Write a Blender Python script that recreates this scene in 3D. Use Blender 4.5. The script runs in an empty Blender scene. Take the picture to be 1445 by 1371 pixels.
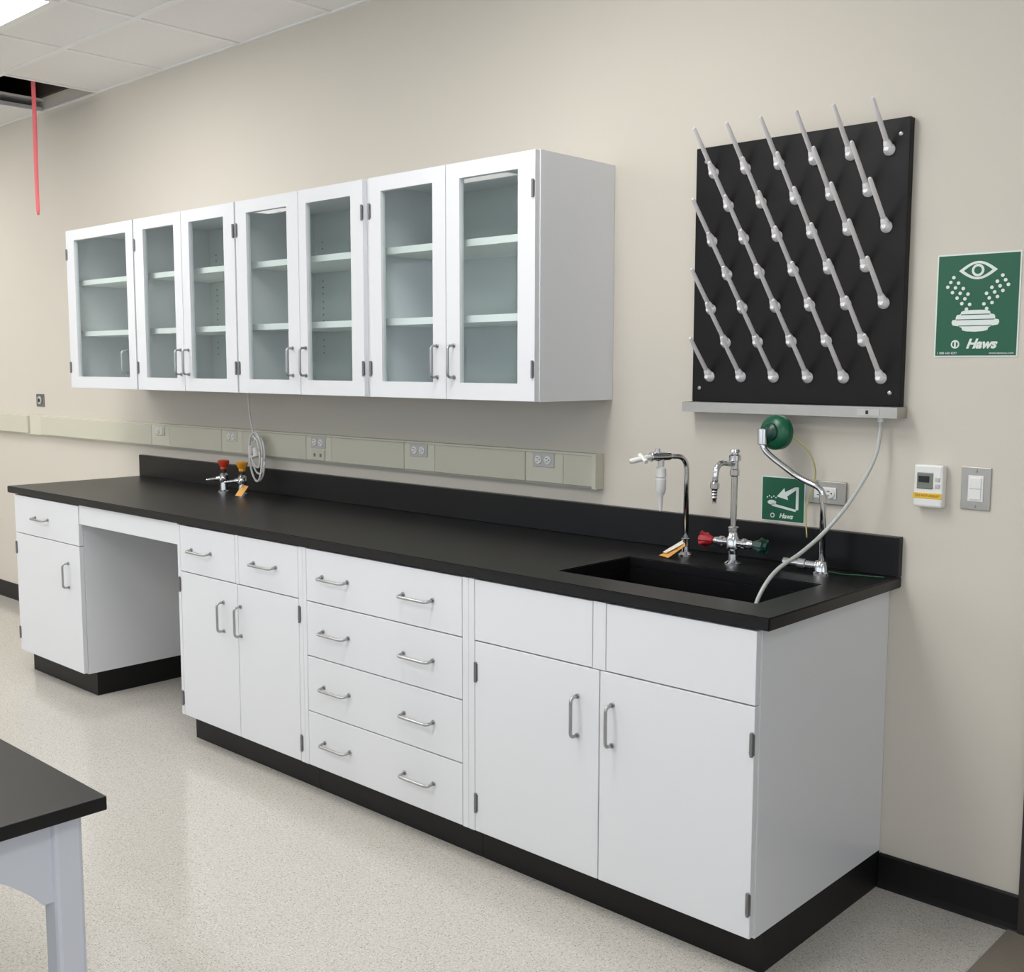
import bpy, bmesh, math, random
from mathutils import Vector, Matrix
random.seed(3)
C=bpy.context
scene=C.scene
ROOT=scene.collection
try:
    scene.view_settings.view_transform='Standard'
    scene.view_settings.look='None'
except Exception: pass

# ---------------------------------------------------------------- materials
def srgb(r,g,b):
    f=lambda c:((c/255)/12.92 if c/255<=.04045 else ((c/255+.055)/1.055)**2.4)
    return (f(r),f(g),f(b),1)
def mat(name,col,rough=.5,metal=0,bump=0,bscale=200,var=0,vscale=5,spec=.5,coat=0,trans=0):
    m=bpy.data.materials.new(name); m.use_nodes=True; nt=m.node_tree; N=nt.nodes; b=N['Principled BSDF']
    b.inputs['Base Color'].default_value=col; b.inputs['Roughness'].default_value=rough; b.inputs['Metallic'].default_value=metal
    b.inputs['Specular IOR Level'].default_value=spec; b.inputs['Coat Weight'].default_value=coat
    b.inputs['Transmission Weight'].default_value=trans
    tc=N.new('ShaderNodeTexCoord')
    n=N.new('ShaderNodeTexNoise'); n.inputs['Scale'].default_value=vscale; n.inputs['Detail'].default_value=3
    nt.links.new(tc.outputs['Object'],n.inputs['Vector'])
    mx=N.new('ShaderNodeMixRGB'); mx.inputs[1].default_value=tuple(c*(1-var) for c in col[:3])+(1,); mx.inputs[2].default_value=tuple(min(1,c*(1+var)) for c in col[:3])+(1,)
    nt.links.new(n.outputs['Fac'],mx.inputs[0]); nt.links.new(mx.outputs[0],b.inputs['Base Color'])
    if bump:
        n2=N.new('ShaderNodeTexNoise'); n2.inputs['Scale'].default_value=bscale; n2.inputs['Detail'].default_value=4
        nt.links.new(tc.outputs['Object'],n2.inputs['Vector'])
        bp=N.new('ShaderNodeBump'); bp.inputs['Strength'].default_value=bump; bp.inputs['Distance'].default_value=.002
        nt.links.new(n2.outputs['Fac'],bp.inputs['Height']); nt.links.new(bp.outputs[0],b.inputs['Normal'])
    return m
M={}
M['wall']=mat('wall_paint',srgb(211,205,194),.75,bump=.1,bscale=150,var=.01)
M['white']=mat('white_powdercoat',srgb(225,227,231),.33,var=.006,spec=.45)
M['inner']=mat('cabinet_interior',srgb(212,219,216),.5,var=.01)
M['shelf']=mat('shelf_white',srgb(238,240,240),.4,var=.01)
M['black']=mat('black_epoxy_resin',srgb(17,17,19),.34,var=.12,vscale=40,bump=.04,bscale=300,spec=.33)
M['rubber']=mat('black_rubber_base',srgb(19,18,19),.45,var=.1,spec=.3)
M['gap']=mat('painted_gap_shade',srgb(45,45,48),.9)
M['chrome']=mat('chrome',(.66,.67,.69,1),.13,1,var=.02)
M['nickel']=mat('satin_nickel',(.42,.42,.42,1),.3,1,var=.05)
M['hinge']=mat('hinge_steel',(.24,.24,.25,1),.4,.8)
M['steel']=mat('brushed_steel',(.46,.45,.42,1),.4,1,var=.08,vscale=30)
M['peg']=mat('peg_plastic',srgb(224,221,222),.35,var=.02)
M['collar']=mat('peg_collar_plastic',srgb(242,242,244),.35,var=.01)
M['board']=mat('black_pegboard',srgb(16,14,15),.42,var=.15,vscale=25,bump=.06,bscale=200,spec=.25)
M['race']=mat('ivory_raceway',srgb(212,210,193),.5,var=.01)
M['race2']=mat('ivory_raceway_cover',srgb(206,204,187),.45,var=.01)
M['green']=mat('sign_green',srgb(8,90,62),.4,var=.03)
M['swhite']=mat('sign_white',srgb(226,234,230),.4,var=.01)
M['plastic']=mat('white_plastic',srgb(232,232,230),.35,var=.01)
M['outlet']=mat('outlet_plastic',srgb(190,190,188),.35,var=.01)
M['dark']=mat('dark_slot',srgb(30,30,30),.6)
M['yellow']=mat('label_yellow',srgb(226,190,50),.5,var=.02)
M['orange']=mat('tag_orange',srgb(226,166,84),.55,var=.05)
M['display']=mat('display_grey',srgb(120,126,118),.3)
M['red']=mat('red_plastic',srgb(160,20,36),.35,var=.03)
M['orred']=mat('orange_red_plastic',srgb(200,62,36),.35,var=.03)
M['gold']=mat('amber_plastic',srgb(222,152,32),.35,var=.03)
M['green2']=mat('green_plastic',srgb(8,88,60),.3,var=.05)
M['greend']=mat('dark_green_plastic',srgb(10,58,46),.35,var=.05)
M['ribbon']=mat('red_ribbon',srgb(240,112,118),.5,var=.02)
M['tube']=mat('clear_vinyl_tube',srgb(200,204,200),.2,var=.03,trans=.2)
M['ytube']=mat('yellow_tube',srgb(205,196,120),.3,var=.03,trans=.2)
M['gcord']=mat('green_cord',srgb(22,78,52),.5)
M['frame']=mat('door_frame_paint',srgb(48,44,42),.45,var=.03)
M['tile']=mat('acoustic_tile',srgb(232,231,229),.9,bump=.4,bscale=120,var=.02,vscale=60)
M['grid']=mat('ceiling_grid',srgb(234,234,232),.5)
M['plenum']=mat('plenum_dark',srgb(70,60,52),.9,var=.3,vscale=4)
M['pipe']=mat('plenum_metal',srgb(135,124,112),.5,.3,var=.2)
M['tablew']=mat('table_white',srgb(212,216,226),.4,var=.01)
M['tag']=mat('paper_tag',srgb(236,232,222),.6,var=.02)

# glass: single sheet, Fresnel reflection over a tinted see-through pane
g=bpy.data.materials.new('tinted_glass'); g.use_nodes=True; nt=g.node_tree; nt.nodes.clear()
o=nt.nodes.new('ShaderNodeOutputMaterial'); mx=nt.nodes.new('ShaderNodeMixShader'); tr=nt.nodes.new('ShaderNodeBsdfTransparent'); gl=nt.nodes.new('ShaderNodeBsdfGlossy'); fr=nt.nodes.new('ShaderNodeFresnel')
ge=nt.nodes.new('ShaderNodeNewGeometry'); mr=nt.nodes.new('ShaderNodeMapRange'); mr.inputs[3].default_value=1.5; mr.inputs[4].default_value=1/1.5
nt.links.new(ge.outputs['Backfacing'],mr.inputs[0]); nt.links.new(mr.outputs[0],fr.inputs[0])
tr.inputs[0].default_value=(.88,.94,.925,1); gl.inputs['Roughness'].default_value=.02
nt.links.new(fr.outputs[0],mx.inputs[0]); nt.links.new(tr.outputs[0],mx.inputs[1]); nt.links.new(gl.outputs[0],mx.inputs[2]); nt.links.new(mx.outputs[0],o.inputs[0]); M['glass']=g
# light lens
g=bpy.data.materials.new('light_lens'); g.use_nodes=True; nt=g.node_tree; nt.nodes.clear()
o=nt.nodes.new('ShaderNodeOutputMaterial'); e=nt.nodes.new('ShaderNodeEmission'); e.inputs[0].default_value=(1,.985,.955,1); e.inputs[1].default_value=12.6
nt.links.new(e.outputs[0],o.inputs[0]); M['lens']=g
# floor
g=bpy.data.materials.new('speckled_vinyl_floor'); g.use_nodes=True; nt=g.node_tree; N=nt.nodes; b=N['Principled BSDF']; L=nt.links
tc=N.new('ShaderNodeTexCoord')
def noise(sc,d=4):
    n=N.new('ShaderNodeTexNoise'); n.inputs['Scale'].default_value=sc; n.inputs['Detail'].default_value=d; L.new(tc.outputs['Object'],n.inputs['Vector']); return n
def ramp(src,p0,c0,p1,c1):
    r=N.new('ShaderNodeValToRGB'); r.color_ramp.elements[0].position=p0; r.color_ramp.elements[0].color=c0; r.color_ramp.elements[1].position=p1; r.color_ramp.elements[1].color=c1; L.new(src,r.inputs[0]); return r
def specks(prev,scale,c0,c1,col):
    v=N.new('ShaderNodeTexVoronoi'); v.inputs['Scale'].default_value=scale; L.new(tc.outputs['Object'],v.inputs['Vector'])
    sp=ramp(v.outputs['Distance'],.22,(1,1,1,1),.36,(0,0,0,1)); cell=ramp(v.outputs['Color'],c0,(0,0,0,1),c1,(1,1,1,1))
    mul=N.new('ShaderNodeMath'); mul.operation='MULTIPLY'; L.new(sp.outputs[0],mul.inputs[0]); L.new(cell.outputs[0],mul.inputs[1])
    m1=N.new('ShaderNodeMixRGB'); L.new(mul.outputs[0],m1.inputs[0]); L.new(prev,m1.inputs[1]); m1.inputs[2].default_value=col; return m1.outputs[0]
base=ramp(noise(150,4).outputs['Fac'],.36,srgb(188,184,176),.64,srgb(206,202,195))
q=specks(base.outputs[0],160,.48,.55,srgb(150,144,134)); q=specks(q,190,.52,.6,srgb(224,222,216))
L.new(q,b.inputs['Base Color']); b.inputs['Roughness'].default_value=.13; b.inputs['Specular IOR Level'].default_value=.5
M['floor']=g
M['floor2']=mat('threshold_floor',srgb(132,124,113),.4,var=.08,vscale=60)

# ---------------------------------------------------------------- helpers
def empty(name,loc=(0,0,0)):
    e=bpy.data.objects.new(name,None); e.empty_display_size=.1; e.location=loc; ROOT.objects.link(e); return e
def addmesh(name,me,m,parent=None,smooth=False):
    ob=bpy.data.objects.new(name,me); ROOT.objects.link(ob)
    for k in (m if isinstance(m,(list,tuple)) else [m]): me.materials.append(M[k])
    if smooth:
        for p in me.polygons: p.use_smooth=True
    if parent:
        ob.parent=parent; ob.matrix_parent_inverse=Matrix.Translation(parent.location).inverted()
    return ob
def frombm(name,bm,m,parent=None,smooth=False):
    bmesh.ops.recalc_face_normals(bm,faces=bm.faces)
    me=bpy.data.meshes.new(name); bm.to_mesh(me); bm.free(); return addmesh(name,me,m,parent,smooth)
def bbox(bm,x0,x1,y0,y1,z0,z1,mi=0):
    vs=[bm.verts.new(p) for p in ((x0,y0,z0),(x1,y0,z0),(x1,y1,z0),(x0,y1,z0),(x0,y0,z1),(x1,y0,z1),(x1,y1,z1),(x0,y1,z1))]
    for f in ((3,2,1,0),(4,5,6,7),(0,1,5,4),(1,2,6,5),(2,3,7,6),(3,0,4,7)):
        q=bm.faces.new([vs[i] for i in f]); q.material_index=mi
def box(name,x0,x1,y0,y1,z0,z1,m,parent=None,bev=0):
    x0,x1=sorted((x0,x1)); y0,y1=sorted((y0,y1)); z0,z1=sorted((z0,z1))
    bm=bmesh.new(); bbox(bm,x0,x1,y0,y1,z0,z1)
    if bev: bmesh.ops.bevel(bm,geom=list(bm.edges),offset=bev,segments=2,affect='EDGES',profile=.5)
    return frombm(name,bm,m,parent)
def boxes(name,lst,m,parent=None,bev=0):
    bm=bmesh.new()
    for b in lst: bbox(bm,*b)
    if bev: bmesh.ops.bevel(bm,geom=list(bm.edges),offset=bev,segments=1,affect='EDGES')
    return frombm(name,bm,m,parent)
def lathe(name,p0,p1,prof,m,parent=None,seg=24):
    """prof: list of (t along p0->p1 in metres, radius)"""
    p0=Vector(p0); d=(Vector(p1)-p0).normalized(); a=d.orthogonal().normalized(); b=d.cross(a)
    bm=bmesh.new(); rings=[]
    for t,r in prof:
        rings.append([bm.verts.new(p0+d*t+(a*math.cos(2*math.pi*i/seg)+b*math.sin(2*math.pi*i/seg))*max(r,1e-5)) for i in range(seg)])
    for q,w in zip(rings,rings[1:]):
        for i in range(seg): bm.faces.new((q[i],q[(i+1)%seg],w[(i+1)%seg],w[i]))
    bm.faces.new(rings[0]); bm.faces.new(rings[-1])
    ob=frombm(name,bm,m,parent,True)
    for p in ob.data.polygons:
        if len(p.vertices)>4: p.use_smooth=False
    try:
        ob.data.set_sharp_from_angle(angle=math.radians(35))
    except Exception: pass
    return ob
def cyl(name,p0,p1,r,m,parent=None,r2=None,seg=24):
    L_=(Vector(p1)-Vector(p0)).length; r2=r if r2 is None else r2; e=min(r,r2,L_)*.12
    return lathe(name,p0,p1,[(0,r-e),(e,r),(L_-e,r2),(L_,r2-e)],m,parent,seg)
def catmull(P,n=8):
    P=[Vector(p) for p in P]; Q=[P[0]*2-P[1]]+P+[P[-1]*2-P[-2]]; out=[]
    for i in range(1,len(Q)-2):
        for k in range(n):
            t=k/n; a,b,c,d=Q[i-1],Q[i],Q[i+1],Q[i+2]
            out.append(.5*((2*b)+(-a+c)*t+(2*a-5*b+4*c-d)*t*t+(-a+3*b-3*c+d)*t**3))
    out.append(P[-1]); return out
def fillet(P,r,n=6):
    P=[Vector(p) for p in P]; out=[P[0]]
    for i in range(1,len(P)-1):
        a=(P[i-1]-P[i]); b=(P[i+1]-P[i]); rr=min(r,a.length*.49,b.length*.49); A=P[i]+a.normalized()*rr; B=P[i]+b.normalized()*rr
        for k in range(n+1):
            t=k/n; out.append((1-t)**2*A+2*t*(1-t)*P[i]+t*t*B)
    out.append(P[-1]); return out
def tube(name,pts,r,m,parent=None,seg=12,radii=None):
    pts=[Vector(p) for p in pts]; bm=bmesh.new(); rings=[]; up=None
    for i,p in enumerate(pts):
        d=(pts[min(i+1,len(pts)-1)]-pts[max(i-1,0)]).normalized()
        if up is None: up=d.orthogonal().normalized()
        else: up=(up-d*up.dot(d)).normalized()
        s=d.cross(up); rr=radii[i] if radii else r
        rings.append([bm.verts.new(p+(up*math.cos(2*math.pi*k/seg)+s*math.sin(2*math.pi*k/seg))*rr) for k in range(seg)])
    for q,w in zip(rings,rings[1:]):
        for i in range(seg): bm.faces.new((q[i],q[(i+1)%seg],w[(i+1)%seg],w[i]))
    bm.faces.new(rings[0]); bm.faces.new(rings[-1])
    return frombm(name,bm,m,parent,True)
def sphere(name,c,r,m,parent=None,sc=(1,1,1),axis=None):
    bm=bmesh.new(); bmesh.ops.create_uvsphere(bm,u_segments=28,v_segments=18,radius=r)
    bmesh.ops.scale(bm,vec=sc,verts=bm.verts)
    if axis: bmesh.ops.rotate(bm,verts=bm.verts,matrix=Vector((0,0,1)).rotation_difference(Vector(axis)).to_matrix(),cent=(0,0,0))
    bmesh.ops.translate(bm,vec=c,verts=bm.verts)
    return frombm(name,bm,m,parent,True)
def poly(name,pts,y0,y1,m,parent=None):
    """polygon in XZ plane extruded between y0,y1"""
    bm=bmesh.new(); A=[bm.verts.new((p[0],y0,p[1])) for p in pts]; B=[bm.verts.new((p[0],y1,p[1])) for p in pts]
    bm.faces.new(A); bm.faces.new(B[::-1]); n=len(pts)
    for i in range(n): bm.faces.new((A[i],A[(i+1)%n],B[(i+1)%n],B[i]))
    return frombm(name,bm,m,parent)
def text(name,s,x,z,size,y,m,parent,shear=0,align='CENTER',ext=.0004,bold=0):
    cu=bpy.data.curves.new(name,'FONT'); cu.body=s; cu.size=size; cu.align_x=align; cu.align_y='CENTER'; cu.extrude=ext; cu.shear=shear; cu.offset=bold
    ob=bpy.data.objects.new(name+'_tmp',cu); ROOT.objects.link(ob); C.view_layer.update()
    me=bpy.data.meshes.new_from_object(ob.evaluated_get(C.evaluated_depsgraph_get())); bpy.data.objects.remove(ob)
    me.transform(Matrix.Translation((x,y,z))@Matrix.Rotation(math.pi/2,4,'X')); me.materials.clear()
    return addmesh(name,me,m,parent)

# ---------------------------------------------------------------- room shell
CZ=2.945; XL,XR,YF=-9.0,4.2,-6.2
HX0,HX1,HY0,HY1=-5.148,-4.481,-.513,0
DX=.392
box('wall_back',XL-.1,DX,0,.12,0,3.4,'wall')
boxes('wall_back_right',[(DX,DX+1,0,.12,2.13,3.4),(DX+1,XR+.1,0,.12,0,3.4)],'wall')
box('wall_left',XL-.12,XL,YF,0,0,3.4,'wall')
boxes('wall_right',[(XR,XR+.12,YF,0,0,.8),(XR,XR+.12,YF,0,2.6,3.4),(XR,XR+.12,-1.0,0,.8,2.6),(XR,XR+.12,YF,-4.6,.8,2.6)],'wall')
boxes('wall_front',[(XL-.1,XR+.1,YF-.12,YF,0,.8),(XL-.1,XR+.1,YF-.12,YF,2.7,3.4),(XL-.1,XL+.5,YF-.12,YF,.8,2.7),(XR-.4,XR+.1,YF-.12,YF,.8,2.7)],'wall')
wn=empty('fill_light_opening_1',(-2.4,YF,1.75))  # added opening in the unseen front wall, lets world light in as fill
boxes('fill_light_opening_frame',[(XL+.5,XR-.4,YF-.08,YF-.03,.8,.85),(XL+.5,XR-.4,YF-.08,YF-.03,2.65,2.7)]+[(x,x+.06,YF-.08,YF-.03,.85,2.65) for x in (-8.5,-6.5,-4.5,-2.5,-.5,1.6,3.74)],'grid',wn)
wn=empty('fill_light_opening_2',(XR,-2.8,1.7))  # second added opening, out of view, for soft bluish fill on side panels
boxes('fill_light_opening_frame',[(XR+.03,XR+.08,-4.6,-1.0,.8,.85),(XR+.03,XR+.08,-4.6,-1.0,2.55,2.6)]+[(XR+.03,XR+.08,y,y+.06,.85,2.55) for y in (-4.6,-2.83,-1.06)],'grid',wn)
bm=bmesh.new(); bbox(bm,XL-.12,XR+.12,YF-.12,.12,-.1,0); frombm('floor',bm,'floor')
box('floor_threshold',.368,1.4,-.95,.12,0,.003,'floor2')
d=empty('door_1',(.9,0,0))
boxes('frame',[(DX,DX+.055,-.02,.12,0,2.13),(DX+.945,DX+1,-.02,.12,0,2.13),(DX,DX+1,-.02,.12,2.08,2.14)],'frame',d,.003)
box('leaf',DX+.058,DX+.942,.05,.09,.01,2.075,'frame',d,.003)
cyl('knob',(1.25,.05,1),(1.25,-.01,1),.025,'nickel',d)
# baseboards
def baseboard(name,x0,x1):
    bm=bmesh.new(); pr=[(0,0),(-.016,0),(-.012,.006),(-.009,.02),(-.008,.095),(-.004,.1),(0,.1)]
    A=[bm.verts.new((x0,y,z)) for y,z in pr]; B=[bm.verts.new((x1,y,z)) for y,z in pr]
    bm.faces.new(A); bm.faces.new(B[::-1])
    for i in range(len(pr)): bm.faces.new((A[i],A[(i+1)%len(pr)],B[(i+1)%len(pr)],B[i]))
    frombm(name,bm,'rubber')
baseboard('baseboard_right',0.001,DX-.001); baseboard('baseboard_left',XL,-4.085); baseboard('baseboard_knee_space',-3.42,-2.596)
# ceiling
xs=[-3.147+.667*k for k in range(-9,12)]; xs=[XL]+[x for x in xs if XL<x<XR]+[XR]
ys=[0,-.513,-.83]; 
while ys[-1]-.667>YF: ys.append(ys[-1]-.667)
ys.append(YF)
LIGHTS=[(-3.814,-3.147,-2.164,-.83),(-6.482,-5.815,-2.164,-.83),(-1.146,-.479,-2.164,-.83),
        (-5.148,-4.481,-4.165,-2.831),(-7.816,-7.149,-4.165,-2.831),(-1.813,-1.146,-4.165,-2.831),(1.522,2.189,-4.165,-2.831)]
def inlight(xm,ym):
    return any(a-.01<xm<b+.01 and c<ym<d_ for a,b,c,d_ in LIGHTS)
bm=bmesh.new()
for i in range(len(xs)-1):
    for j in range(len(ys)-1):
        x0,x1,y1,y0=xs[i],xs[i+1],ys[j],ys[j+1]; xm,ym=(x0+x1)/2,(y0+y1)/2
        if inlight(xm,ym): continue
        if HX0-.01<xm<HX1+.01 and ym>HY0: continue
        bbox(bm,x0,x1,y0,y1,CZ+.006,CZ+.026)
for b_ in ((XL,HX0,YF,0),(HX1,XR,YF,0),(HX0,HX1,YF,HY0)): bbox(bm,b_[0],b_[1],b_[2],b_[3],CZ+.062,CZ+.075)
frombm('ceiling',bm,'tile')
bars=[]
for x in xs: bars.append((x-.012,x+.012,YF,0,CZ-.0,CZ+.007))
for y in ys:
    bars.append((XL,XR,max(y-.012,YF),min(y+.012,0),CZ-.001,CZ+.0065))
boxes('trim_ceiling_grid',bars,'grid')
for a,b,c_,d_ in LIGHTS:
    e=empty('ceiling_light_panel',((a+b)/2,(c_+d_)/2,CZ))
    box('lens',a+.035,b-.035,c_+.035,d_-.035,CZ-.004,CZ+.012,'lens',e)
    boxes('housing',[(a+.008,a+.036,c_+.008,d_-.008,CZ-.006,CZ+.03),(b-.036,b-.008,c_+.008,d_-.008,CZ-.006,CZ+.03),(a+.036,b-.036,c_+.008,c_+.036,CZ-.006,CZ+.03),(a+.036,b-.036,d_-.036,d_-.008,CZ-.006,CZ+.03),(a+.012,b-.012,c_+.012,d_-.012,CZ+.031,CZ+.06)],'grid',e)
# plenum above the missing tile
pl=empty('ceiling_plenum',(-4.8,-.3,3.1))
boxes('cavity',[(-5.9,-5.88,-1.2,0,CZ+.08,3.38),(-3.9,-3.88,-1.2,0,CZ+.08,3.38),(-5.9,-3.88,-1.22,-1.2,CZ+.08,3.38),(-5.9,-3.88,-1.2,0,3.36,3.38),(-5.9,-3.88,-.02,-.001,CZ+.08,3.38)],'plenum',pl)
cyl('pipe_1',(-5.85,-.3,3.2),(-3.92,-.3,3.2),.05,'pipe',pl); cyl('pipe_2',(-5.0,-1.15,3.12),(-5.0,-.03,3.12),.03,'pipe',pl)
box('duct',-4.75,-4.3,-.45,-.1,3.08,3.3,'pipe',pl)

# ribbon
rb=empty('hanging_red_ribbon',(-4.53,-.334,2.9))
bm=bmesh.new(); n=26; prev=None
for i in range(n+1):
    t=i/n; z=3.07-(3.07-2.277)*t; a=.7+.25*math.sin(t*4); w=.0105*(1 if t<.97 else .6); dx=w*math.cos(a); dy=w*math.sin(a); ox=.004*math.sin(t*6)
    cur=[bm.verts.new((-4.53-dx+ox,-.334-dy,z)),bm.verts.new((-4.53+dx+ox,-.334+dy,z))]
    if prev: bm.faces.new((prev[0],prev[1],cur[1],cur[0]))
    prev=cur
r_=frombm('strip',bm,'ribbon',rb,True); s=r_.modifiers.new('s','SOLIDIFY'); s.thickness=.0015

# ---------------------------------------------------------------- handles/hinges
FY=-.716
def pull(x,z,length,vertical,y,parent,name='handle',out=.03,r=.0048):
    h=length/2
    if vertical: P=[(x,y+.001,z-h),(x,y-out,z-h),(x,y-out,z+h),(x,y+.001,z+h)]
    else: P=[(x-h,y+.001,z),(x-h,y-out,z-.004),(x+h,y-out,z-.004),(x+h,y+.001,z)]
    tube(name,fillet(P,.016),r,'nickel',parent)
    for q in (P[0],P[3]): cyl(name+'_foot',q,(q[0],q[1]-.005,q[2]),r*1.6,'nickel',parent,seg=12)
def hinge(x,z,y,parent,h=.06):
    cyl('hinge_barrel',(x,y-.003,z-h/2),(x,y-.003,z+h/2),.0045,'hinge',parent,seg=12)
    box('hinge_leaf',x-.007,x+.007,y-.0018,y+.001,z-h/2+.004,z+h/2-.004,'hinge',parent)

# ---------------------------------------------------------------- base cabinets
ZK,ZT=.108,.882
def carcass(x0,x1,parent):
    T=.018; yf=FY+.021
    boxes('carcass',[(x0,x0+T,yf,-.002,ZK,ZT),(x1-T,x1,yf,-.002,ZK,ZT),(x0+T,x1-T,yf,-.002,ZK,ZK+T),(x0+T,x1-T,-.02,-.002,ZK+T,ZT)],'white',parent)
    box('gap_shade_sheet',x0+T,x1-T,yf,yf+.004,ZK+T,ZT,'gap',parent)  # dark sheet behind the fronts, painted shade for the gaps between them
    box('toe_kick',x0+.001,x1-.001,-.655,-.002,0,ZK,'rubber',parent)
def front(name,x0,x1,z0,z1,parent,g=.0018):
    return box(name,x0+g,x1-g,FY,FY+.02,z0+g,z1-g,'white',parent,.0015)
DZ=.694
c1=empty('base_cabinet',(-3.75,-.36,0)); X0,X1=-4.082,-3.423
carcass(X0,X1,c1); front('drawer_front',X0,X1,DZ,ZT-.004,c1); front('door',X0,X1,ZK+.003,DZ,c1)
pull(-3.79,.785,.13,False,FY,c1); pull(-3.535,.55,.11,True,FY,c1); hinge(X0+.008,.62,FY,c1); hinge(X0+.008,.2,FY,c1)
ap=box('knee_space_apron',-3.423+.001,-2.593-.001,FY+.004,FY+.024,.795,ZT,'white',None,.0015)
c2=empty('base_cabinet',(-2.19,-.36,0)); X0,X1=-2.593,-1.778
carcass(X0,X1,c2)
front('stile_left',X0,-2.572,ZK+.003,ZT-.004,c2,.0008)
front('drawer_front',-2.572,-2.188,DZ,ZT-.004,c2); front('drawer_front',-2.168,-1.802,DZ,ZT-.004,c2); front('stile',-2.188,-2.168,DZ,ZT-.004,c2,.0005)
front('door',-2.572,-2.178,ZK+.003,DZ,c2); front('door',-2.178,-1.802,ZK+.003,DZ,c2)
pull(-2.42,.787,.135,False,FY,c2); pull(-2.0,.787,.135,False,FY,c2)
pull(-2.272,.557,.11,True,FY,c2); pull(-2.158,.557,.11,True,FY,c2)
for z in (.64,.18): hinge(-2.58,z,FY,c2); hinge(-1.796,z,FY,c2)
front('stile_right',-1.802,-1.778,ZK+.003,ZT-.004,c2,.0005)
c3=empty('drawer_cabinet',(-1.37,-.36,0)); X0,X1=-1.778,-.967
carcass(X0,X1,c3); front('stile_left',-1.778,-1.757,ZK+.003,ZT-.004,c3,.0005); front('stile_right',-.993,-.967,ZK+.003,ZT-.004,c3,.0005)
zz=[.111,.306,.502,.694,.878]
for a,b in zip(zz,zz[1:]):
    front('drawer_front',-1.757,-.993,a,b,c3)
    for x in (-1.598,-1.188): pull(x,(a+b)/2+.002,.135,False,FY,c3)
c4=empty('sink_base_cabinet',(-.48,-.36,0)); X0,X1=-.967,0
carcass(X0,X1,c4); front('stile_left',-.967,-.942,ZK+.003,ZT-.004,c4,.0005)
front('false_front',-.942,-.497,DZ,ZT-.004,c4); front('stile',-.497,-.453,DZ,ZT-.004,c4,.0006); front('false_front',-.453,-.001,DZ,ZT-.004,c4)
front('door',-.942,-.472,ZK+.003,DZ,c4); front('door',-.472,-.001,ZK+.003,DZ,c4)
pull(-.547,.553,.11,True,FY,c4); pull(-.428,.553,.11,True,FY,c4)
for z in (.60,.2): hinge(-.936,z,FY,c4); hinge(-.008,z,FY,c4)

# ---------------------------------------------------------------- countertop
CT=empty('laboratory_countertop',(-2.05,-.36,.9))
def slabhole(name,x0,x1,y0,y1,z0,z1,hx0,hx1,hy0,hy1,m,parent):
    bm=bmesh.new(); X=[x0,hx0,hx1,x1]; Y=[y0,hy0,hy1,y1]
    T=[[bm.verts.new((x,y,z1)) for y in Y] for x in X]; B=[[bm.verts.new((x,y,z0)) for y in Y] for x in X]
    for i in range(3):
        for j in range(3):
            if i==1 and j==1: continue
            bm.faces.new((T[i][j],T[i+1][j],T[i+1][j+1],T[i][j+1])); bm.faces.new((B[i][j],B[i][j+1],B[i+1][j+1],B[i+1][j]))
    for i in range(3):
        bm.faces.new((T[i][0],B[i][0],B[i+1][0],T[i+1][0])); bm.faces.new((T[i][3],T[i+1][3],B[i+1][3],B[i][3]))
        bm.faces.new((T[0][i],T[0][i+1],B[0][i+1],B[0][i])); bm.faces.new((T[3][i],B[3][i],B[3][i+1],T[3][i+1]))
    bm.faces.new((T[1][1],T[1][2],B[1][2],B[1][1])); bm.faces.new((T[2][1],B[2][1],B[2][2],T[2][2]))
    bm.faces.new((T[1][1],B[1][1],B[2][1],T[2][1])); bm.faces.new((T[1][2],T[2][2],B[2][2],B[1][2]))
    bmesh.ops.recalc_face_normals(bm,faces=bm.faces)
    ed=[e for e in bm.edges if len(e.link_faces)==2 and e.calc_face_angle(0)>1]
    bmesh.ops.bevel(bm,geom=ed,offset=.003,segments=2,affect='EDGES')
    return frombm(name,bm,m,parent)
SX0,SX1,SY0,SY1=-.718,-.078,-.594,-.262
slabhole('slab',-4.143,.033,-.722,0,ZT,.914,SX0,SX1,SY0,SY1,'black',CT)
box('backsplash',-4.143,.033,-.025,0,.914,1.026,'black',CT,.002)
sk=empty('sink_basin',(-.4,-.43,.75)); w=.012
boxes('bowl',[(SX0-w,SX0,SY0-w,SY1+w,.64,ZT),(SX1,SX1+w,SY0-w,SY1+w,.64,ZT),(SX0,SX1,SY0-w,SY0,.64,ZT),(SX0,SX1,SY1,SY1+w,.64,ZT),(SX0,SX1,SY0,SY1,.628,.64)],'black',sk)
lathe('drain',(-.4,-.43,.64),(-.4,-.43,.65),[(0,.04),(.003,.04),(.003,.025),(.001,.02)],'steel',sk)
box('sink_label',-.145,-.095,SY1-.002,SY1-.001,.862,.880,'display',sk)

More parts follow.
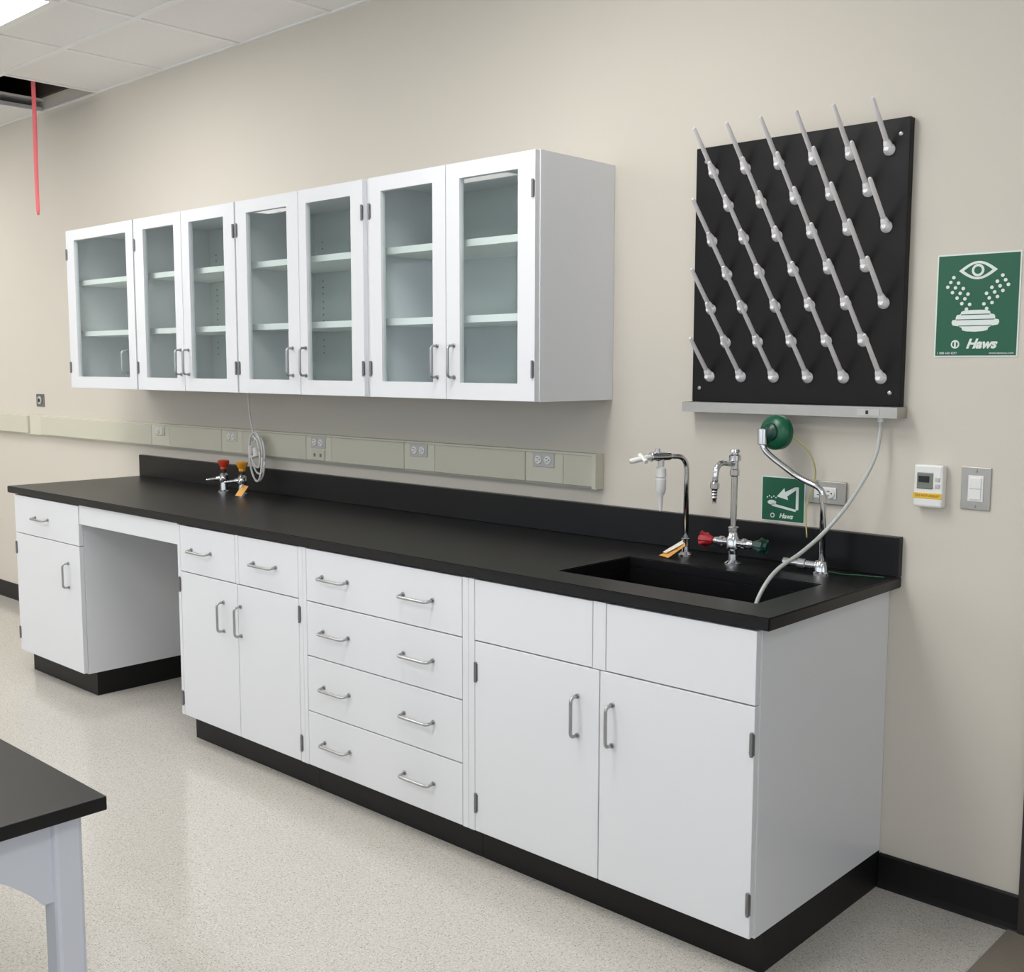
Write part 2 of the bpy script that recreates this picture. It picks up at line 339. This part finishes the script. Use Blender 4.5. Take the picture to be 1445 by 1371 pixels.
# ---------------------------------------------------------------- upper cabinets
WY=-.393; WZ0,WZ1=1.385,2.157
def wallcab(x0,x1,doors,holes):
    e=empty('upper_glass_door_cabinet',((x0+x1)/2,-.19,1.77)); T=.018; yf=WY+.021
    x0+=.001;x1-=.001
    boxes('carcass',[(x0,x0+T,yf,-.001,WZ0,WZ1),(x1-T,x1,yf,-.001,WZ0,WZ1),(x0+T,x1-T,yf,-.001,WZ0,WZ0+T),(x0+T,x1-T,yf,-.001,WZ1-T,WZ1)],'white',e)
    box('back_panel',x0+T,x1-T,-.012,-.001,WZ0+T,WZ1-T,'inner',e)
    for z in (1.665,1.915): box('shelf',x0+T+.001,x1-T-.001,yf+.03,-.013,z-.024,z,'shelf',e,.001)
    if holes:
        bm=bmesh.new()
        for zc,n in ((1.66,9),(1.91,9)):
            for k in range(n): 
                z=zc-.11+k*.027
                if abs(z-(zc-.012))<.02: continue
                bbox(bm,x0+.075,x0+.081,-.0135,-.012,z,z+.006)
        frombm('shelf_pin_holes',bm,'display',e)
    for (a,b,ga,gb,hx,hs) in doors:
        g0,g1=1.442,2.105
        a+=.0018;b-=.0018; z0,z1=WZ0+.002,WZ1-.002
        boxes('door_frame',[(a,ga,WY,WY+.02,z0,z1),(gb,b,WY,WY+.02,z0,z1),(ga,gb,WY,WY+.02,z0,g0),(ga,gb,WY,WY+.02,g1,z1)],'white',e)
        me=bpy.data.meshes.new('glass_pane'); yy=WY+.011; me.from_pydata([(ga,yy,g0),(gb,yy,g0),(gb,yy,g1),(ga,yy,g1)],[],[(0,1,2,3)]); addmesh('glass_pane',me,'glass',e)
        pull(hx,1.512,.105,True,WY,e)
        for z in (2.04,1.487): hinge(hs,z,WY,e,.055)
wallcab(-4.116,-3.45,[(-4.112,-3.455,-4.030,-3.521,-3.535,-4.105)],False)
wallcab(-3.45,-2.63,[(-3.446,-3.041,-3.365,-3.103,-3.068,-3.438),(-3.041,-2.634,-2.98,-2.714,-3.005,-2.642)],True)
wallcab(-2.63,-1.806,[(-2.626,-2.204,-2.55,-2.278,-2.252,-2.618),(-2.204,-1.82,-2.156,-1.891,-2.168,-1.826)],True)
wallcab(-1.806,-.993,[(-1.79,-1.395,-1.724,-1.459,-1.438,-1.784),(-1.395,-.996,-1.33,-1.07,-1.357,-1.006)],True)

# ---------------------------------------------------------------- raceway
rw=empty('electrical_raceway',(-3.5,-.02,1.14))
box('channel',XL+.01,-1.03,-.030,0,1.08,1.20,'race',rw,.001)
pos=[-1.264,-1.917,-2.561,-3.228,-3.881,-5.35]
ed=[]
x=-1.045
for p in pos:
    ed.append((p+.09,x)); x=p-.09
ed.append((XL+.02,x))
boxes('cover_sections',[(a,b,-.044,-.028,1.087,1.193) for a,b in ed],'race2',rw,.002)
box('end_cap',-1.046,-1.029,-.045,-.0,1.079,1.201,'race2',rw,.001)
def duplex(cx,cz,y,parent,w=.105,h=.066,plate='outlet'):
    box('outlet_plate',cx-w/2,cx+w/2,y-.004,y,cz-h/2,cz+h/2,plate,parent,.002)
    for s in (-1,1):
        x=cx+s*w*.22; 
        lathe('receptacle',(x,y-.003,cz),(x,y-.008,cz),[(0,.0155),(.004,.0155),(.005,.0145)],'plastic',parent,20)
        boxes('slots',[(x-.007,x+.001,y-.0088,y-.0075,cz+.005,cz+.007),(x-.007,x+.001,y-.0088,y-.0075,cz-.007,cz-.005),(x+.005,x+.009,y-.0088,y-.0075,cz-.002,cz+.002)],'dark',parent)
for i,p in enumerate(pos[:5]):
    box('device_cover',p-.088,p+.088,-.043,-.028,1.088,1.192,'race',rw,.002)
    if i<3: duplex(p,1.168,-.043,rw,.1,.052)
    else: duplex(p,1.165,-.043,rw,.09,.05,'race2')
box('data_jack',-2.605,-2.515,-.049,-.043,1.090,1.135,'race2',rw,.002)
boxes('data_ports',[(-2.588,-2.576,-.0505,-.0485,1.106,1.120),(-2.546,-2.534,-.0505,-.0485,1.106,1.120)],'display',rw)
lp=empty('round_receptacle',(-5.34,0,1.288))
box('plate',-5.39,-5.29,-.006,0,1.25,1.325,'hinge',lp,.002); lathe('socket',(-5.34,-.006,1.288),(-5.34,-.012,1.288),[(0,.024),(.005,.024),(.006,.02)],'outlet',lp); lathe('socket_core',(-5.34,-.012,1.288),(-5.34,-.014,1.288),[(0,.012),(.002,.012)],'dark',lp)

# ---------------------------------------------------------------- pegboard
pb=empty('pegboard_drying_rack',(-.32,-.02,1.77))
box('board',-.657,.020,-.028,-.001,1.388,2.163,'board',pb,.002)
for x,z in ((-.63,1.43),(-.01,1.425),(-.005,2.12),(-.62,2.12)): lathe('screw',(x,-.028,z),(x,-.031,z),[(0,.006),(.002,.006),(.003,.004)],'nickel',pb,12)
def peg(x,z):
    a=Vector((x,-.03,z)); tip=Vector((x,-.142,z+.117)); d=(tip-a).normalized(); L_=(tip-a).length
    lathe('peg_collar',(x,-.027,z),(x,-.05,z),[(0,.0165),(.004,.0165),(.008,.014),(.016,.011),(.022,.006)],'collar',pb,18)
    lathe('peg_boss',a-d*.004,tip,[(0,.0125),(.02,.0115),(.03,.009),(.034,.0075)],'collar',pb,14)
    lathe('peg',a,tip,[(0,.0072),(L_*.5,.0066),(L_-.004,.0058),(L_,.004)],'peg',pb,14)
for r in range(4):
    for c in range(6): peg(-.5925+.1112*c,1.466+.2055*r)
for r in range(3):
    for c in range(5): peg(-.537+.1112*c,1.569+.2045*r)
bm=bmesh.new()
for b in ((-.668,.030,-.066,-.001,1.357,1.361),(-.668,.030,-.066,-.063,1.361,1.387),(-.668,-.665,-.063,-.001,1.361,1.387),(.027,.030,-.063,-.001,1.361,1.387),(-.665,.027,-.004,-.001,1.361,1.387)): bbox(bm,*b)
frombm('drip_tray',bm,'steel',pb)
box('tray_label',-.085,-.02,-.0672,-.066,1.363,1.381,'outlet',pb); box('tray_label_dark',-.06,-.052,-.0678,-.067,1.367,1.377,'dark',pb)

# ---------------------------------------------------------------- signs
def sign(name,x0,x1,z0,z1,big):
    e=empty(name,((x0+x1)/2,0,(z0+z1)/2)); W=x1-x0; H=z1-z0
    box('panel_border',x0,x1,-.002,0,z0,z1,'swhite',e); box('panel',x0+W*.018,x1-W*.018,-.0028,-.0018,z0+W*.018,z1-W*.018,'green',e)
    P=lambda u,v:(x0+u*W,z1-v*H); ya,yb=-.0036,-.0026
    def disc(u,v,r,m='swhite',nm='dot',ry=None,y=0):
        c=P(u,v); ry=ry or r
        poly(nm,[(c[0]+r*W*math.cos(t*math.pi/10),c[1]+ry*W*math.sin(t*math.pi/10)) for t in range(20)],ya+y,yb+y,m,e)
    if big:
        def eye(s,m,nm,y):
            c=P(.5,.165); a=.23*W*s; h=.088*H*s; up=[(c[0]-a+2*a*t/12,c[1]+h*math.sin(math.pi*t/12)) for t in range(13)]; dn=[(c[0]+a-2*a*t/12,c[1]-h*math.sin(math.pi*t/12)) for t in range(1,12)]
            poly(nm,up+dn,ya+y,yb+y,m,e)
        eye(1,'swhite','eye_outline',0); eye(.74,'green','eye_inner',-.0006); disc(.5,.165,.075,'swhite','iris',y=-.0012); disc(.5,.165,.045,'green','pupil',y=-.0018)
        for i in range(5):
            for k in range(3 if i<4 else 2):
                u=.14+.06*i+.035*k
                v=.25+.055*i+(.045*(1-k))
                for s in (-1,1):
                    disc(.5+s*(.5-u),v+.02,.021)
        prof=[(.04,.545),(.13,.548),(.17,.56),(.18,.585),(.22,.59),(.235,.61),(.235,.635),(.275,.64),(.285,.665),(.27,.69),(.20,.70),(.16,.715),(.15,.74),(.10,.75),(.0,.755)]
        pts=[P(.49+a,b) for a,b in prof]+[P(.49-a,b) for a,b in prof[::-1] if a>0]
        poly('spray_head',pts,ya,yb,'swhite',e)
        for v,hw in ((.588,.17),(.637,.23),(.697,.20)):
            c=P(.49,v); box('head_line',c[0]-hw*W,c[0]+hw*W,ya-.0004,ya,c[1]-.0011,c[1]+.0011,'green',e)
        disc(.26,.875,.052,nm='logo'); disc(.26,.875,.034,'green','logo_inner',y=-.0006)
        box('logo_bar',P(.25,0)[0],P(.272,0)[0],ya-.0012,ya-.0006,P(0,.905)[1],P(0,.84)[1],'swhite',e)
        text('logo_text','Haws',P(.57,0)[0],P(0,.875)[1],.034,ya,'swhite',e,.35,bold=.0014)
        text('fine_print_left','1 888 640 4297',P(.04,0)[0],P(0,.962)[1],.0085,ya,'swhite',e,0,'LEFT'); text('fine_print_right','www.hawsco.com',P(.96,0)[0],P(0,.962)[1],.0085,ya,'swhite',e,0,'RIGHT')
    else:
        poly('arrow',[P(.36,.44),P(.53,.24),P(.55,.33),P(.78,.2),P(.82,.25),P(.6,.42),P(.62,.5)],ya,yb,'swhite',e)
        poly('arm',[P(.8,.2),P(.86,.2),P(.86,.7),P(.8,.72)],ya,yb,'swhite',e); poly('bar',[P(.25,.6),P(.8,.7),P(.8,.75),P(.25,.66)],ya,yb,'swhite',e)
        disc(.25,.58,.1,nm='head',ry=.05)
        for i in range(5): disc(.14+.05*i,.47-.03*(i%2),.015)
        disc(.27,.87,.05,nm='logo'); disc(.27,.87,.03,'green','logo_inner',y=-.0006)
        text('logo_text','Haws',P(.58,0)[0],P(0,.87)[1],.020,ya,'swhite',e,.3,bold=.0006)
sign('eyewash_sign',.098,.315,1.523,1.793,True)
sign('drench_hose_sign',-.415,-.270,1.032,1.167,False)

# ---------------------------------------------------------------- outlet, thermostat, switch
o2=empty('electrical_outlet',(-.2,0,1.13))
box('back_box',-.262,-.138,-.012,0,1.099,1.166,'steel',o2,.002); duplex(-.2,1.132,-.012,o2,.07,.034,'plastic')
th=empty('thermostat',(.108,0,1.176))
box('body',.068,.148,-.030,0,1.118,1.234,'plastic',th,.006); box('display_bezel',.078,.122,-.032,-.029,1.168,1.212,'display',th,.002); box('screen',.083,.112,-.0335,-.031,1.186,1.203,'dark',th)
box('button',.128,.140,-.033,-.029,1.19,1.20,'outlet',th,.001); box('button',.128,.140,-.033,-.029,1.172,1.182,'outlet',th,.001)
box('warning_label',.069,.147,-.0312,-.0298,1.142,1.157,'yellow',th); 
text('label_text','DO NOT ADJUST',.108,1.1495,.0085,-.0314,'red',th)
sw=empty('light_switch',(.2265,0,1.176))
box('plate',.188,.265,-.005,0,1.119,1.233,'steel',sw,.0015); box('rocker_frame',.207,.247,-.008,-.004,1.142,1.211,'plastic',sw,.001); box('rocker',.212,.242,-.011,-.007,1.147,1.206,'plastic',sw,.002)
boxes('rocker_line',[(.212,.242,-.0115,-.0108,1.175,1.177)],'outlet',sw)
for z in (1.129,1.223): lathe('screw',(.2265,-.005,z),(.2265,-.007,z),[(0,.004),(.002,.003)],'nickel',sw,10)

# ---------------------------------------------------------------- faucets
ZC=.914
def flange(x,y,p,r=.024):
    lathe('flange',(x,y,ZC),(x,y,ZC+.03),[(0,r),(.004,r),(.008,r*.75),(.012,r*.55),(.03,r*.5)],'chrome',p)
fa=empty('pure_water_faucet',(-.608,-.122,ZC)); x,y=-.608,-.122
flange(x,y,fa); 
tube('gooseneck',fillet([(x,y,ZC+.02),(x,y,1.222),(-.632,-.21,1.226)],.045,10),.0085,'chrome',fa,16)
cyl('collar',(x,y,ZC+.028),(x,y,ZC+.055),.014,'chrome',fa); 
cyl('valve_body',(-.626,-.19,1.226),(-.645,-.262,1.226),.0135,'chrome',fa)
cyl('valve_bonnet',(-.638,-.236,1.222),(-.638,-.236,1.25),.009,'chrome',fa)
cyl('outlet_nipple',(-.634,-.222,1.222),(-.634,-.222,1.192),.010,'chrome',fa)
lathe('dispensing_tip',(-.634,-.222,1.195),(-.634,-.222,1.03),[(0,.010),(.004,.0155),(.03,.0165),(.034,.0135),(.038,.0165),(.07,.0165),(.082,.012),(.09,.008),(.12,.006),(.135,.004)],'plastic',fa)
tube('lever',fillet([(-.645,-.258,1.226),(-.655,-.285,1.222),(-.672,-.325,1.215)],.02),.008,'plastic',fa); cyl('lever_cross',(-.672,-.28,1.232),(-.632,-.30,1.214),.007,'plastic',fa,seg=14)
def tag(parent,A,B_,y=None):
    for nm,vs_,m in (('tag_paper',A,'orange'),('tag_white',B_,'tag')):
        if not vs_: continue
        bm=bmesh.new(); vs=[bm.verts.new(p) for p in vs_]; bm.faces.new(vs); t_=frombm(nm,bm,m,parent); t_.modifiers.new('s','SOLIDIFY').thickness=.0012
tag(fa,((-.600,-.140,.957),(-.585,-.155,.950),(-.607,-.215,.9165),(-.655,-.195,.9165),(-.650,-.175,.922)),((-.608,-.137,.962),(-.596,-.150,.954),(-.628,-.197,.927),(-.652,-.180,.925)))
fb=empty('mixing_faucet',(-.418,-.155,ZC)); x,y=-.418,-.155
flange(x,y,fb,.026); cyl('stem',(x,y,ZC+.02),(x,y,.985),.013,'chrome',fb)
lathe('body_hub',(x,y,.955),(x,y,1.03),[(0,.014),(.006,.02),(.035,.021),(.045,.015),(.055,.013),(.058,.016),(.068,.016),(.072,.011)],'chrome',fb)
for s,m in ((-1,'red'),(1,'greend')):
    lathe('valve_arm',(x+s*.01,y,.978),(x+s*.075,y,.978),[(0,.012),(.02,.012),(.024,.016),(.034,.016),(.038,.012),(.05,.012),(.055,.009),(.065,.009)],'chrome',fb)
    lathe('valve_handle',(x+s*.068,y,.978),(x+s*.12,y,.978),[(0,.011),(.006,.013),(.03,.021),(.036,.022),(.040,.015),(.048,.012)],m,fb,8)
    for k in range(4):
        a=k*math.pi/2+.5; cy_,cz_=math.cos(a),math.sin(a)
        cyl('handle_lobe',(x+s*.088,y+cy_*.008,.978+cz_*.008),(x+s*.106,y+cy_*.025,.978+cz_*.025),.007,m,fb,seg=10)
cyl('riser',(x,y,1.02),(x,y,1.19),.0095,'chrome',fb)
lathe('vacuum_breaker',(x,y,1.175),(x,y,1.255),[(0,.010),(.004,.0145),(.02,.0145),(.022,.012),(.045,.012),(.047,.018),(.062,.018),(.066,.011),(.07,.011),(.072,.015),(.08,.013)],'chrome',fb)
tube('spout',fillet([(x,y,1.212),(-.424,-.245,1.222),(-.425,-.25,1.14)],.038,10),.0085,'chrome',fb,16)
lathe('serrated_nozzle',(-.425,-.25,1.165),(-.425,-.25,1.10),[(0,.010),(.004,.0135),(.018,.0135),(.02,.010),(.024,.008),(.028,.0095),(.032,.007),(.037,.0088),(.041,.0065),(.046,.0082),(.05,.006),(.062,.0055)],'chrome',fb)
# eyewash
ew=empty('swing_eyewash_station',(-.15,-.12,ZC)); x,y=-.15,-.12
lathe('flange',(x,y,ZC),(x,y,ZC+.04),[(0,.026),(.004,.026),(.008,.02),(.03,.018),(.036,.014)],'chrome',ew)
lathe('valve_body',(-.135,-.12,.936),(-.27,-.12,.936),[(0,.012),(.01,.016),(.03,.016),(.034,.012),(.06,.012),(.062,.016),(.085,.016),(.09,.010),(.115,.010),(.117,.013),(.132,.013)],'chrome',ew)
tube('arm',fillet([(x,y,.94),(x,y,1.155),(-.225,-.121,1.180),(-.315,-.122,1.235),(-.347,-.123,1.262),(-.347,-.123,1.315)],.03,8),.0088,'chrome',ew,16)
cyl('union_nut',(x,y,1.115),(x,y,1.14),.0125,'chrome',ew); cyl('head_bracket',(-.347,-.123,1.272),(-.347,-.123,1.318),.0155,'chrome',ew)
sphere('spray_head',(-.325,-.086,1.306),.052,'green2',ew,(1,1,.6),(-.1,-.99,.08))
lathe('spray_head_cap',(-.328,-.108,1.307),(-.333,-.128,1.308),[(0,.028),(.008,.026),(.014,.018),(.018,.012)],'greend',ew)
lathe('head_rim',(-.323,-.084,1.306),(-.319,-.050,1.305),[(0,.051),(.01,.051),(.016,.044),(.026,.025)],'green2',ew)
tube('yellow_pull_tube',catmull([(-.29,-.085,1.30),(-.262,-.07,1.285),(-.235,-.05,1.25),(-.225,-.03,1.20),(-.235,-.02,1.15),(-.25,-.03,1.08),(-.235,-.05,1.0)],6),.0022,'ytube',ew,8)
tube('green_tie_cord',catmull([(-.14,-.12,.925),(-.10,-.10,.9175),(-.05,-.08,.9168),(-.01,-.07,.9168),(.01,-.06,.9168)],6),.002,'gcord',ew,8)
tube('drain_hose',catmull([(-.03,-.035,1.359),(-.03,-.037,1.31),(-.035,-.05,1.25),(-.055,-.08,1.18),(-.09,-.12,1.10),(-.13,-.17,1.03),(-.155,-.24,.985),(-.17,-.32,.955),(-.175,-.38,.92),(-.18,-.42,.87),(-.185,-.44,.80)],8),.0058,'tube',pb,12)
cyl('barb',(-.03,-.035,1.345),(-.03,-.035,1.362),.009,'plastic',pb)

# gas turrets on the far counter
def turret(x,y,m):
    e=empty('gas_turret',(x,y,ZC))
    lathe('base',(x,y,ZC),(x,y,ZC+.09),[(0,.028),(.006,.028),(.012,.018),(.05,.016),(.055,.02),(.08,.02),(.09,.012)],'chrome',e)
    lathe('valve',(x,y,ZC+.08),(x,y,ZC+.115),[(0,.012),(.02,.012),(.035,.009)],'dark',e)
    lathe('handle',(x,y,ZC+.105),(x,y,ZC+.15),[(0,.012),(.006,.016),(.012,.014),(.03,.026),(.042,.027),(.045,.018)],m,e,10)
    for s in (-1,1):
        d=Vector((s*.75,-.66,-.12)); a=Vector((x,y,ZC+.066)); 
        lathe('hose_nozzle',a+d*.012,a+d*.085,[(0,.012),(.02,.012),(.022,.008),(.03,.009),(.034,.0065),(.042,.0085),(.046,.006),(.054,.0078),(.06,.005),(.07,.005)],'chrome',e,14)
    return e
turret(-3.145,-.145,'orred'); t2=turret(-2.995,-.145,'gold')
tag(t2,((-2.955,-.17,.965),(-2.91,-.17,.96),(-2.905,-.21,.918),(-2.955,-.21,.918)),None)
# cord with coil from the cabinet
cd=empty('coiled_power_cord',(-2.975,-.085,1.38))
P=[(-3.00,-.10,1.387),(-2.998,-.098,1.30),(-2.99,-.09,1.22),(-2.975,-.085,1.15)]
tube('lead',catmull(P,6),.0042,'plastic',cd,8)
for k in range(4):
    rx,rz=(.044,.056,.036,.05)[k],(.088,.102,.070,.112)[k]; cx,cz=-2.965+(.0,.008,-.006,.004)[k],(1.095,1.075,1.105,1.085)[k]; ti=(.14,-.1,.25,.05)[k]
    pts=[]
    for i in range(33):
        a=2*math.pi*i/32; u_=rx*math.cos(a); v_=rz*math.sin(a)
        pts.append((cx+u_*math.cos(ti)-v_*math.sin(ti),-.080-.0045*k-.003*math.sin(a*2+k),cz+u_*math.sin(ti)+v_*math.cos(ti)))
    tube('coil',pts,.0042,'plastic',cd,8)
cyl('coil_tie',(-2.975,-.085,1.125),(-2.965,-.087,1.085),.014,'plastic',cd)
tube('tail',catmull([(-2.97,-.085,1.11),(-2.995,-.09,1.08),(-3.005,-.092,1.10)],6),.0042,'plastic',cd,8)
cyl('plug',(-3.005,-.092,1.095),(-3.0,-.092,1.135),.011,'plastic',cd)

# ---------------------------------------------------------------- lab table, near left
tb=empty('laboratory_table',(-1.1,-2.75,0)); TX0,TX1,TY0,TY1=-1.95,-.444,-3.45,-2.113; TZ=.76
box('top',TX0,TX1,TY0,TY1,TZ-.025,TZ,'black',tb,.002)
ins=.03; ls=.052
ax0,ax1,ay0,ay1=TX0+ins,TX1-ins,TY0+ins,TY1-ins
for sx in (0,1):
    for sy in (0,1):
        lx=ax1-ls if sx else ax0; ly=ay1-ls if sy else ay0
        box('leg',lx,lx+ls,ly,ly+ls,.02,TZ-.025,'tablew',tb,.008); cyl('foot',(lx+ls/2,ly+ls/2,0),(lx+ls/2,ly+ls/2,.022),.02,'rubber',tb)
def apronY(x,y0,y1):
    zt=TZ-.025; zb=zt-.075; g=.075; gl=.085
    pts=[(y0,zt),(y1,zt),(y1,zb-g)]
    n=8
    pts.append((y1-.018,zb-g))
    for i in range(n+1):
        a=math.pi/2*i/n; pts.append((y1-.018-gl*(math.sin(a)) ,zb-g+g*math.sin(a)**.8 if a<1.57 else zb))
    for i in range(n,-1,-1):
        a=math.pi/2*i/n; pts.append((y0+.018+gl*math.sin(a), zb if a>=1.57 else zb-g+g*math.sin(a)**.8))
    pts.append((y0,zb-g))
    out=[]
    for p in pts:
        if not out or (abs(p[0]-out[-1][0])+abs(p[1]-out[-1][1]))>1e-5: out.append(p)
    bm=bmesh.new(); A=[bm.verts.new((x-.012,p[0],p[1])) for p in out]; B=[bm.verts.new((x+.012,p[0],p[1])) for p in out]
    bm.faces.new(A); bm.faces.new(B[::-1]); m=len(out)
    for i in range(m): bm.faces.new((A[i],A[(i+1)%m],B[(i+1)%m],B[i]))
    frombm('apron',bm,'tablew',tb)
apronY(ax1-.022,ay0+ls,ay1-ls); apronY(ax0+.022,ay0+ls,ay1-ls)
for yy in (ay0+.022,ay1-.022): box('apron',ax0+ls,ax1-ls,yy-.012,yy+.012,TZ-.10,TZ-.025,'tablew',tb,.001)

# ---------------------------------------------------------------- world + camera
w=bpy.data.worlds.new('world'); w.use_nodes=True; w.node_tree.nodes['Background'].inputs[0].default_value=(.83,.90,1,1); w.node_tree.nodes['Background'].inputs[1].default_value=1.65; scene.world=w
yaw,pitch,roll=.749,-.107,.002
cy,sy,cp,sp=math.cos(yaw),math.sin(yaw),math.cos(pitch),math.sin(pitch)
fw=Vector((-sy*cp,cy*cp,sp)); r=Vector((cy,sy,0)); u=r.cross(fw)
r2=math.cos(roll)*r+math.sin(roll)*u; u2=-math.sin(roll)*r+math.cos(roll)*u
cam=bpy.data.cameras.new('camera'); cam.sensor_width=36; cam.sensor_fit='HORIZONTAL'; cam.lens=1570.177*36/1445; cam.clip_start=.05
co=bpy.data.objects.new('camera',cam); ROOT.objects.link(co)
R=Matrix((r2,u2,-fw)).transposed().to_4x4(); co.matrix_world=Matrix.Translation((1.324,-2.992,1.496))@R
scene.camera=co
